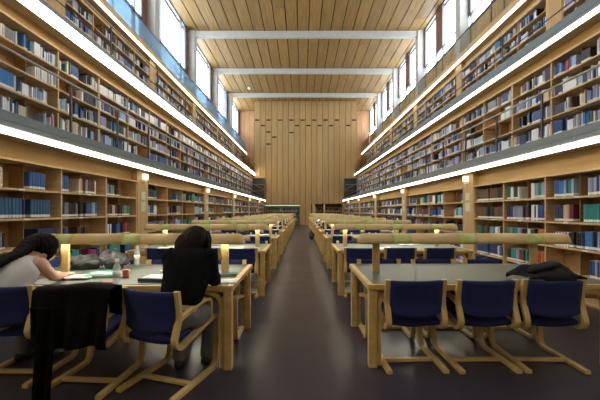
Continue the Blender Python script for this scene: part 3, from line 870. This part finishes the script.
def seated(root, T, A, skin='skin', hairmat='hair', topmat='blackknit', sleeves=True, hairfn=None, cuff=0.0):
    """T: torso rings; A: joints dict"""
    g = lambda k: Vector(A[k])
    # body: one continuous surface
    mb = MB()
    mb.loft([g('hip')+Vector((0, 0, -.05)), g('hip'), g('waist'), g('chest'), g('upchest'), g('neckb')],
            [(.14, .10), (.17, .125), (.135, .10), (.155, .115), (.165, .085), (.062, .055)], ref=A['right'])
    mb.loft([g('neckb'), (g('neckb')+g('head'))/2, g('head')-Vector(A['up'])*.05], [.055, .050, .050])
    P = head(mb, g('head'), A['face'], A['up'])
    for q in 'LR':
        mb.loft([g('upchest')*.45+g('sh'+q)*.55, g('sh'+q), (g('sh'+q)+g('el'+q))/2, g('el'+q), (g('el'+q)*.6+g('wr'+q)*.4), g('wr'+q)],
                [.055, .055, .045, .038, .036, .026])
        hand(mb, g('wr'+q), A['hf'+q], A.get('hu'+q, (0, 0, 1)), 1 if q == 'L' else -1)
        mb.loft([g('hip')*.4+g('hp'+q)*.6, g('hp'+q), (g('hp'+q)+g('kn'+q))/2, g('kn'+q)], [.09, .092, .078, .056])
        mb.loft([g('kn'+q), g('kn'+q)*.65+g('an'+q)*.35, g('an'+q)], [.054, .052, .036])
        f = Vector(A['tf'+q])
        mb.loft([g('an'+q), g('an'+q)+Vector((0, 0, -.045))+f*.04, g('an'+q)+Vector((0, 0, -.055))+f*.13], [(.034, .034), (.036, .028), (.036, .018)])
    remesh(mb.build('body', M[skin], root), .0085, 4)
    # top
    mb = MB()
    mb.loft([g('hip')*.45+g('waist')*.55, g('waist'), g('chest'), g('upchest'), g('upchest')*.35+g('neckb')*.65],
            [(.176, .128), (.182, .125), (.205, .138), (.215, .112), (.10, .085)], ref=A['right'], round_ends=False)
    for q in 'LR':
        if sleeves:
            mb.loft([g('upchest')*.45+g('sh'+q)*.55, g('sh'+q), (g('sh'+q)+g('el'+q))/2, g('el'+q), g('el'+q)*.6+g('wr'+q)*.4, g('el'+q)*.08+g('wr'+q)*.92],
                    [.072, .074, .062, .054, .050, .040], round_ends=False)
        else:
            mb.loft([g('upchest')*.6+g('sh'+q)*.4, g('upchest')*.35+g('sh'+q)*.65, g('upchest')*.15+g('sh'+q)*.85], [.068, .070, .062], round_ends=False)
    remesh(mb.build('top', M[topmat], root), .012, 5)
    # trousers
    mb = MB()
    mb.loft([g('hip')+Vector((0, 0, -.07)), g('hip'), g('hip')*.72+g('waist')*.28], [(.16, .12), (.187, .142), (.165, .128)], ref=A['right'], round_ends=False)
    for q in 'LR':
        mb.loft([g('hip')*.4+g('hp'+q)*.6, g('hp'+q), (g('hp'+q)+g('kn'+q))/2, g('kn'+q)], [.105, .108, .094, .074])
        mb.loft([g('kn'+q), g('kn'+q)*.5+g('an'+q)*.5, g('an'+q)+Vector((0, 0, .01))], [.074, .070, .062])
    remesh(mb.build('trousers', M['trouser'], root), .013, 5)
    for q in 'LR':
        f = Vector(A['tf'+q]); a = g('an'+q)
        mb = MB(); mb.loft([a+Vector((0, 0, -.035))-f*.035, a+Vector((0, 0, -.045))+f*.05, a+Vector((0, 0, -.058))+f*.15],
                           [(.042, .045), (.044, .038), (.042, .024)], ref=f.cross(Vector((0,0,1))))
        remesh(mb.build('shoe', M['shoe'], root), .008, 3)
    eyes(P, root)
    hm = MB(); hairfn(hm, P); o = remesh(hm.build('hair', M[hairmat], root), .009, 2)
    for v in o.data.vertices:
        n_ = noise.noise(Vector((v.co.x*55, v.co.y*55, v.co.z*7))); v.co += v.normal*.008*n_
    return root

# woman in black, seen from behind
def hairC(mb, P):
    mb.ball(P(0, -.02, .010), (.098, .108, .108), 20, 14)
    mb.loft([P(0, -.07, .05), P(-.01, -.105, -.03), P(-.035, -.115, -.12), P(-.035, -.11, -.19)], [(.088, .05), (.114, .055), (.118, .05), (.090, .03)], ref=(1,0,0))
    for q in (-1, 1): mb.loft([P(q*.075, -.02, .05), P(q*.096, .0, -.03), P(q*.09, .01, -.12), P(q*.078, .01, -.17)], [.035, .036, .030, .016])
w1 = empty('person', (0, 0, 0))
A = dict(hip=(-1.01, 2.60, .545), waist=(-.995, 2.65, .70), chest=(-.975, 2.715, .86), upchest=(-.97, 2.765, 1.00), neckb=(-.96, 2.81, 1.045), head=(-.945, 2.90, 1.13),
         right=(1, -.05, 0), up=(.03, .45, .89), face=(.03, .80, -.60),
         shL=(-1.135, 2.765, 1.01), elL=(-1.20, 2.90, .82), wrL=(-1.06, 3.07, .80), shR=(-.805, 2.755, 1.01), elR=(-.765, 2.79, .79), wrR=(-.79, 2.99, .79),
         hfL=(.6, .8, 0), hfR=(-.25, 1, 0),
         hpL=(-1.10, 2.66, .52), hpR=(-.90, 2.66, .52), knL=(-1.09, 3.03, .545), knR=(-.84, 3.02, .545), anL=(-1.09, 2.86, .085), anR=(-.87, 2.93, .085),
         tfL=(-.05, 1, 0), tfR=(.1, 1, 0))
seated(w1, None, A, hairfn=hairC)
tag(w1, 'dark-haired woman in a black long-sleeved top seen from behind, reading at the front left table', 'person')
# leaning person in a pale sleeveless top
def hairA(mb, P):
    mb.ball(P(0, -.02, .022), (.094, .108, .108), 20, 14)
    a = P(0, -.08, .05)
    mb.loft([a, P(-.03, -.12, -.02), Vector((-2.44, 2.78, 1.04)), Vector((-2.49, 2.67, .985)), Vector((-2.52, 2.58, .91)), Vector((-2.54, 2.55, .83))], [(.075, .05), (.08, .05), (.075, .035), (.06, .03), (.04, .02), (.015, .012)], ref=(1,0,0))
    mb.loft([P(.06, .0, .05), P(.088, .02, -.03), P(.075, .03, -.11)], [.03, .03, .012])
    mb.loft([P(-.06, .0, .05), P(-.09, .01, -.04), P(-.085, .0, -.13)], [.035, .036, .02])
w2 = empty('person', (0, 0, 0))
A = dict(hip=(-2.52, 2.66, .545), waist=(-2.52, 2.68, .68), chest=(-2.49, 2.735, .82), upchest=(-2.455, 2.80, .925), neckb=(-2.42, 2.87, .975), head=(-2.375, 2.965, 1.05),
         right=(1, -.15, .05), up=(.15, .60, .78), face=(.22, .68, -.70),
         shL=(-2.62, 2.83, .925), elL=(-2.72, 3.02, .80), wrL=(-2.50, 3.12, .79), shR=(-2.29, 2.79, .945), elR=(-2.225, 2.87, .805), wrR=(-2.26, 3.05, .79),
         hfL=(.8, .6, 0), hfR=(.0, 1, 0),
         hpL=(-2.61, 2.72, .52), hpR=(-2.42, 2.72, .52), knL=(-2.62, 3.10, .545), knR=(-2.38, 3.10, .545), anL=(-2.62, 3.00, .085), anR=(-2.36, 2.96, .085),
         tfL=(0, 1, 0), tfR=(.05, 1, 0))
seated(w2, None, A, hairfn=hairA, hairmat='blackhair', topmat='whitetop', sleeves=False)
tag(w2, 'long-haired person in pale sleeveless top leaning over a book, front left table', 'person')

# ------------------------------------------------------------------ books
BC = {'navy': (.022, .035, .13), 'blue': (.03, .09, .30), 'bright blue': (.04, .20, .50), 'pale blue': (.30, .42, .62), 'lavender': (.30, .29, .46),
      'white': (.74, .77, .80), 'grey': (.22, .24, .27), 'black': (.015, .015, .02), 'maroon': (.14, .02, .03), 'red': (.42, .05, .045), 'teal': (.02, .25, .24),
      'green': (.03, .13, .06), 'orange': (.52, .16, .05), 'brown': (.12, .055, .03), 'cream': (.55, .48, .34), 'magenta': (.33, .03, .19), 'yellow': (.58, .45, .10)}
W0 = dict(navy=8, blue=8, teal=4, maroon=2, black=5, white=3, grey=4, red=1, green=2, brown=3, cream=2, orange=1, magenta=1)
W0['pale blue'] = 2; W0['bright blue'] = 2
W1 = dict(blue=4, navy=6, white=13, grey=5, lavender=9, black=5, cream=3, maroon=1, red=.7, teal=1, green=.8, brown=1, yellow=.3)
W1['pale blue'] = 7; W1['bright blue'] = 3
rb = random.Random(11)
def pick(w):
    ks = list(w); return rb.choices(ks, [w[k] for k in ks])[0]
CUSTOM = {}
def cx_(s, mi, j, *runs): CUSTOM[(s, 0, -1, mi, j)] = runs
# runs seen in the photograph, (pixel from, pixel to, colours in order, thickness, height)
cx_(-1, 1, 4, (0, 6, ['white', 'cream'], .05, .25), (29, 48, ['navy', 'blue', 'blue', 'blue', 'blue', 'blue', 'blue'], .045, .25))
cx_(-1, 1, 3, (0, 25, ['teal blue'], .05, .27), (26, 27.5, ['navy'], .03, .26), (27.5, 53, ['teal blue'], .05, .26))
cx_(-1, 1, 2, (0, 8, ['black', 'grey'], .04, .22), (40, 58, ['navy'], .05, .24))
cx_(-1, 2, 4, (64, 71, ['blue'], .05, .26), (81, 98, ['cream', 'red', 'brown', 'grey', 'brown', 'maroon', 'brown', 'white'], .035, .25))
cx_(-1, 2, 3, (63, 80, ['black', 'grey', 'black', 'black', 'grey'], .045, .24), (82, 99, ['black', 'black', 'blue', 'blue', 'pale blue', 'blue'], .045, .25))
cx_(-1, 2, 2, (63, 71, ['blue', 'navy'], .05, .24), (80, 90, ['brown', 'black', 'brown'], .045, .23))
cx_(-1, 3, 4, (108, 117, ['grey', 'navy', 'grey', 'black'], .05, .22), (118, 121, ['black', 'brown'], .05, .17))
cx_(-1, 3, 3, (107.5, 119, ['brown', 'black', 'cream', 'maroon'], .045, .22), (121, 131, ['maroon', 'green', 'grey', 'green', 'teal'], .045, .22))
cx_(-1, 3, 2, (108, 113, ['blue', 'white'], .04, .24), (118, 131, ['blue', 'cream', 'maroon', 'red', 'maroon'], .045, .24))
cx_(1, 3, 4, (476, 502, ['brown', 'brown', 'brown', 'black'], .045, .27))
cx_(1, 3, 3, (476, 502, ['brown', 'black', 'brown'], .045, .27))
cx_(1, 3, 2, (476, 486, ['green', 'black', 'brown'], .04, .25), (487, 502, ['teal', 'grey', 'teal', 'white', 'cream', 'black', 'black'], .04, .23))
cx_(1, 2, 4, (505, 517, ['green', 'teal', 'white', 'green', 'black', 'white'], .04, .25), (529, 543, ['white', 'grey', 'lavender', 'teal', 'pale blue', 'lavender'], .045, .27))
cx_(1, 2, 3, (505, 527, ['black', 'navy', 'lavender', 'grey', 'lavender', 'lavender', 'navy', 'brown', 'black'], .045, .27), (529, 546, ['white', 'black', 'white', 'blue', 'blue', 'navy', 'white'], .04, .28))
cx_(1, 2, 2, (505, 520, ['teal', 'grey', 'green', 'teal', 'pale blue', 'grey'], .045, .24), (520, 533, ['maroon', 'black', 'white', 'brown', 'black'], .04, .24), (536, 544, ['orange'], .06, .25))
cx_(1, 2, 1, (505, 525, ['black', 'teal', 'lavender', 'brown', 'teal'], .045, .24), (531, 541, ['cream', 'red', 'orange'], .05, .26))
cx_(1, 1, 4, (552, 571, ['blue', 'bright blue', 'bright blue', 'pale blue', 'navy', 'teal', 'pale blue'], .045, .27), (573, 576, ['red'], .04, .28), (585, 600, ['lavender', 'grey', 'pale blue', 'navy', 'lavender', 'pale blue'], .045, .27), (600, 620, ['navy', 'blue'], .045, .27))
cx_(1, 1, 3, (552, 561, ['navy', 'navy', 'black'], .045, .27), (561, 567, ['cream', 'cream', 'rose'], .045, .28), (567, 575, ['maroon', 'navy', 'black'], .04, .27), (581, 597, ['teal'], .045, .27), (597, 620, ['navy', 'grey'], .045, .26))
cx_(1, 1, 2, (552, 566, ['magenta', 'white'], .028, .23), (567, 581, ['black', 'green', 'black', 'navy'], .045, .25), (582, 590, ['bright blue'], .05, .27), (590, 620, ['black', 'pale blue', 'teal', 'black', 'pale blue'], .04, .27))
cx_(1, 1, 1, (587, 597, ['navy', 'blue', 'pale blue', 'navy', 'teal'], .04, .26), (597, 620, ['rose', 'lavender'], .045, .26))
BC['teal blue'] = (.022, .10, .22); BC['rose'] = (.55, .22, .27)
BOOKS = []   # (s, l, k, module, shelf, worldpos(front centre bottom), t, d, h, colour, flag)
for (s, l, k, a, nm) in CASES:
    mod = MODW[l]
    L = mod*nm; zs = (.06,)+BOARD
    for mi_ in range(nm):
        for half in (0, 1):
            y0 = a+mi_*mod+half*mod/2+.022; y1 = y0+mod/2-.044
            for j in range(5):
                if (s, l, k, mi_, j) in CUSTOM: continue
                z = FL[l]+zs[j]+ZO.get((s, l), 0)
                gap = (zs[j+1] if j < 4 else TOPZ-.03)-zs[j]-.035
                wt = W0 if l == 0 else W1
                r = rb.random()
                full = (.45 if s == -1 else .75) if l == 0 else .8
                if r < (.08 if l == 0 else .04): continue
                end = y0+(y1-y0)*(1 if rb.random() < full else rb.uniform(.3, .95))
                y = y0+(0 if rb.random() < .6 else rb.uniform(0, .08))
                fromfar = rb.random() < .4
                theme = pick(wt)
                if s == -1 and l == 0 and k == -1 and rb.random() < .8: theme = rb.choice(['blue', 'blue', 'navy', 'navy', 'black', 'teal'])
                if s == -1 and l == 1 and j == 4: theme = 'white'
                while y < end:
                    if rb.random() < (.6 if l == 0 else .8): theme = pick(wt)
                    if s == -1 and l == 1 and j == 4 and rb.random() < .6: theme = 'white'
                    serie = rb.random() < (.55 if l == 0 else .2)
                    n = rb.randint(3, 10) if serie else rb.randint(1, 3)
                    h = rb.uniform(.20, .28) if l == 0 else rb.uniform(.20, .29); h = min(h, gap); t = rb.uniform(.018, .036) if s == 1 or l else rb.uniform(.024, .05); d = rb.uniform(.17, .23)
                    fl = 1.0 if rb.random() < .8 else 0.0
                    c = theme
                    for q in range(n):
                        tt = t if serie else rb.uniform(.015, .05 if l == 0 else .038); hh = h if serie else min(gap, h*rb.uniform(.88, 1.06))
                        if not serie and rb.random() < .5: c = pick(wt)
                        if y+tt > end: break
                        yy = y if not fromfar else y0+y1-y-tt
                        v = rb.uniform(.85, 1.15) if not serie else 1.0
                        BOOKS.append((s, l, k, mi_, j, Vector((s*(CASE[s][l]+.012+(rb.uniform(0, .03) if not serie else .01)), yy+tt/2, z)), tt-.001, d, hh, c, fl, v))
                        y += tt
                    else:
                        if rb.random() < .10: y += rb.uniform(.03, .14)
                        continue
                    break
for (s, l, k, mi_, j), runs in CUSTOM.items():
    cs = [x for x in CASES if x[:3] == (s, l, k)][0]; a0 = cs[3]+mi_*MODW[l]; z = (.06,)+BOARD; z = z[j]+ZO.get((s, l), 0)
    for (xa, xb, cl_s, t, h) in runs:
        ya, yb = sorted((CASE[s][0]*F/abs(xa-VX), CASE[s][0]*F/abs(xb-VX)))
        ya = max(ya, a0+.02); yb = min(yb, a0+MODW[l]-.02); n = max(1, int(round((yb-ya)/t)))
        if yb-ya < .02: continue
        mid = a0+MODW[l]/2
        for q in range(n):
            tt = (yb-ya)/n; yy = yb-(q+.5)*tt if s == 1 else ya+(q+.5)*tt
            if abs(yy-mid) < tt/2+.008: continue
            BOOKS.append((s, l, k, mi_, j, Vector((s*(CASE[s][0]+.03+rb.uniform(0, .006)), yy, z)), tt-.0015, .20, h*(1 if len(cl_s) < 3 else rb.uniform(.94, 1.04)), cl_s[q*len(cl_s)//n if len(cl_s) > 2 else q % len(cl_s)], 1.0, 1.0))
bpy.context.view_layer.update()
dg = bpy.context.evaluated_depsgraph_get(); eye = Vector((0, 0, EYE))
cand = []
for i, b in enumerate(BOOKS):
    p = b[5]; q = Vector((p.x-b[0]*.012, p.y, p.z+b[8]/2))
    px = VX+F*q.x/q.y; py = VY-F*(q.z-EYE)/q.y
    if not (1 < px < 599 and 1 < py < 399): continue
    wpx = abs(F*q.x/(q.y-b[6]/2)-F*q.x/(q.y+b[6]/2)); hpx = F*b[8]/q.y
    cand.append((wpx*hpx, i))
cand.sort(reverse=True)
chosen = []
for area, i in cand:
    b = BOOKS[i]; ok = 0
    for fz in (.25, .6, .9):
        q = Vector((b[5].x-b[0]*.004, b[5].y, b[5].z+b[8]*fz)); d = q-eye; L = d.length-.03
        hit, loc, nor, idx, ob, mt = S.ray_cast(dg, eye, d.normalized(), distance=L)
        if not hit: ok += 1
    if ok >= 2: chosen.append(i)
    if len(chosen) >= 300: break
chs = set(chosen)
# unit book: spine towards -y, 1 x 1 x 1, origin at the bottom front centre
mb = MB()
prof = [(-.5, .06), (-.36, .015), (-.15, 0), (.15, 0), (.36, .015), (.5, .06)]
vs = [(x, y, 0) for x, y in prof]+[(.5, 1, 0), (-.5, 1, 0)]; N = len(vs)
vs += [(x, y, 1) for x, y in prof]+[(.5, 1, 1), (-.5, 1, 1)]
mb.add(vs, [tuple(range(N-1, -1, -1))]+[(i, (i+1) % N, (i+1) % N+N, i+N) for i in range(N)]+[tuple(range(N, 2*N))])
ub = mb.mesh('book', [M['book'], M['pages']])
ub.polygons[len(ub.polygons)-1].material_index = 1
uvl = ub.uv_layers.new(name='UVMap')
for lp in ub.loops: uvl.data[lp.index].uv = (0, ub.vertices[lp.vertex_index].co.z)
def tint(b):
    c = BC[b[9]]; v = b[11]; return (c[0]*v, c[1]*v, c[2]*v, b[10])
order = {}
for i in sorted(range(len(BOOKS)), key=lambda i: BOOKS[i][5].y):
    b = BOOKS[i]; order.setdefault(b[:5], []).append(i)
SHN = ['bottom', 'lower', 'middle', 'upper', 'top']
rank = {}
for key, lst in order.items():
    # counted from the pillar or upright at the far end
    for n_, i in enumerate(reversed(lst)): rank[i] = n_
for i in chosen:
    s, l, k, mi_, j, p, t, d, h, c, fl, v = BOOKS[i]
    o = bpy.data.objects.new('book', ub); COL.objects.link(o)
    o.location = p; o.scale = (t, d, h); o.rotation_euler = (0, 0, -PI/2 if s == 1 else PI/2)
    o.color = tint(BOOKS[i])
    nm = [x for x in CASES if x[0] == s and x[1] == l and x[2] == k][0][4]
    th = 'thick' if t > .038 else 'slim' if t < .025 else 'medium'
    lv = ['ground', 'lower gallery', 'upper gallery'][l]
    tw = th+' ' if len(c.split()) == 1 or l == 0 else ''
    o['label'] = f'{tw}{c} book, {ORD[rank[i]]} from {"left" if s == 1 else "right"}, {SHN[j]} shelf, {ORD[nm-1-mi_]} section of {"nearest" if k < 0 else ORD[k+1]} bay, {SIDE[s]} {lv}'
    o['category'] = 'book'; o['group'] = f'books on the {SIDE[s]} {["ground floor", "lower gallery", "upper gallery"][l]} shelves'
vs = []; fs = []; cols = []; uvz = []
for (xa, xb, top_) in ((-3.65, -2.05, 1), (-1.9, -.3, 1), (1.4, 2.05, 1), (2.35, 3.85, 1)):
    for zz in (.43, .88, 1.33):
        x = xa
        while x < xb-.05:
            t = rb.uniform(.03, .06); h = rb.uniform(.2, .3); c = BC[pick(W0)]+(1.0,); o_ = len(vs); y0, y1, z0, z1 = YP+.79, YP+.98, zz, zz+h
            if rb.random() < .85:
                vs += [(x,y0,z0),(x+t,y0,z0),(x+t,y1,z0),(x,y1,z0),(x,y0,z1),(x+t,y0,z1),(x+t,y1,z1),(x,y1,z1)]
                for q in ((0,3,2,1),(4,5,6,7),(0,1,5,4),(1,2,6,5),(2,3,7,6),(3,0,4,7)):
                    fs.append(tuple(o_+w_ for w_ in q))
                    for w_ in q: cols += c; uvz += (0.0, 1.0 if w_ > 3 else 0.0)
            x += t+.002
for i, b in enumerate(BOOKS):
    if i in chs: continue
    s, l, k, mi_, j, p, t, d, h, c, fl, v = b
    x0, x1 = p.x, p.x+s*d; y0, y1 = p.y-t/2, p.y+t/2; z0, z1 = p.z, p.z+h
    if x0 > x1: x0, x1 = x1, x0
    o_ = len(vs)
    vs += [(x0,y0,z0),(x1,y0,z0),(x1,y1,z0),(x0,y1,z0),(x0,y0,z1),(x1,y0,z1),(x1,y1,z1),(x0,y1,z1)]
    for q in ((0,3,2,1),(4,5,6,7),(0,1,5,4),(1,2,6,5),(2,3,7,6),(3,0,4,7)):
        fs.append(tuple(o_+w_ for w_ in q)); tc_ = tint(b)
        for w_ in q: cols += tc_; uvz += (0.0, 1.0 if w_ > 3 else 0.0)
me = bpy.data.meshes.new('shelved_books'); me.from_pydata(vs, [], fs); me.materials.append(M['bookmass'])
ca = me.color_attributes.new('tint', 'FLOAT_COLOR', 'CORNER'); ca.data.foreach_set('color', cols)
ul = me.uv_layers.new(name='UVMap'); ul.data.foreach_set('uv', uvz)
o = bpy.data.objects.new('shelved_books', me); COL.objects.link(o)
tag(o, 'rows of many smaller coloured books filling the far shelves and galleries', 'books', kind='stuff')


# ------------------------------------------------------------------ camera, world
cam = bpy.data.cameras.new('camera'); co = bpy.data.objects.new('camera', cam); COL.objects.link(co)
co.location = (0, 0, EYE); co.rotation_euler = (PI/2, 0, 0)
cam.sensor_width = 36; cam.lens = F/600*36; cam.shift_x = -(VX-300)/600; cam.shift_y = (VY-200)/600
cam.clip_start = .05; cam.clip_end = 200
S.camera = co
wd = bpy.data.worlds.new('overcast'); S.world = wd; wd.use_nodes = True
bg = wd.node_tree.nodes['Background']; bg.inputs[0].default_value = (.90, .95, 1.0, 1); bg.inputs[1].default_value = 9.0
S.view_settings.view_transform = 'Standard'; S.view_settings.look = 'None'; S.view_settings.gamma = 1; S.view_settings.use_curve_mapping = False
S.view_settings.exposure = 0
try:
    S.cycles.use_denoising = True; S.cycles.max_bounces = 8; S.cycles.transparent_max_bounces = 16
except Exception: pass
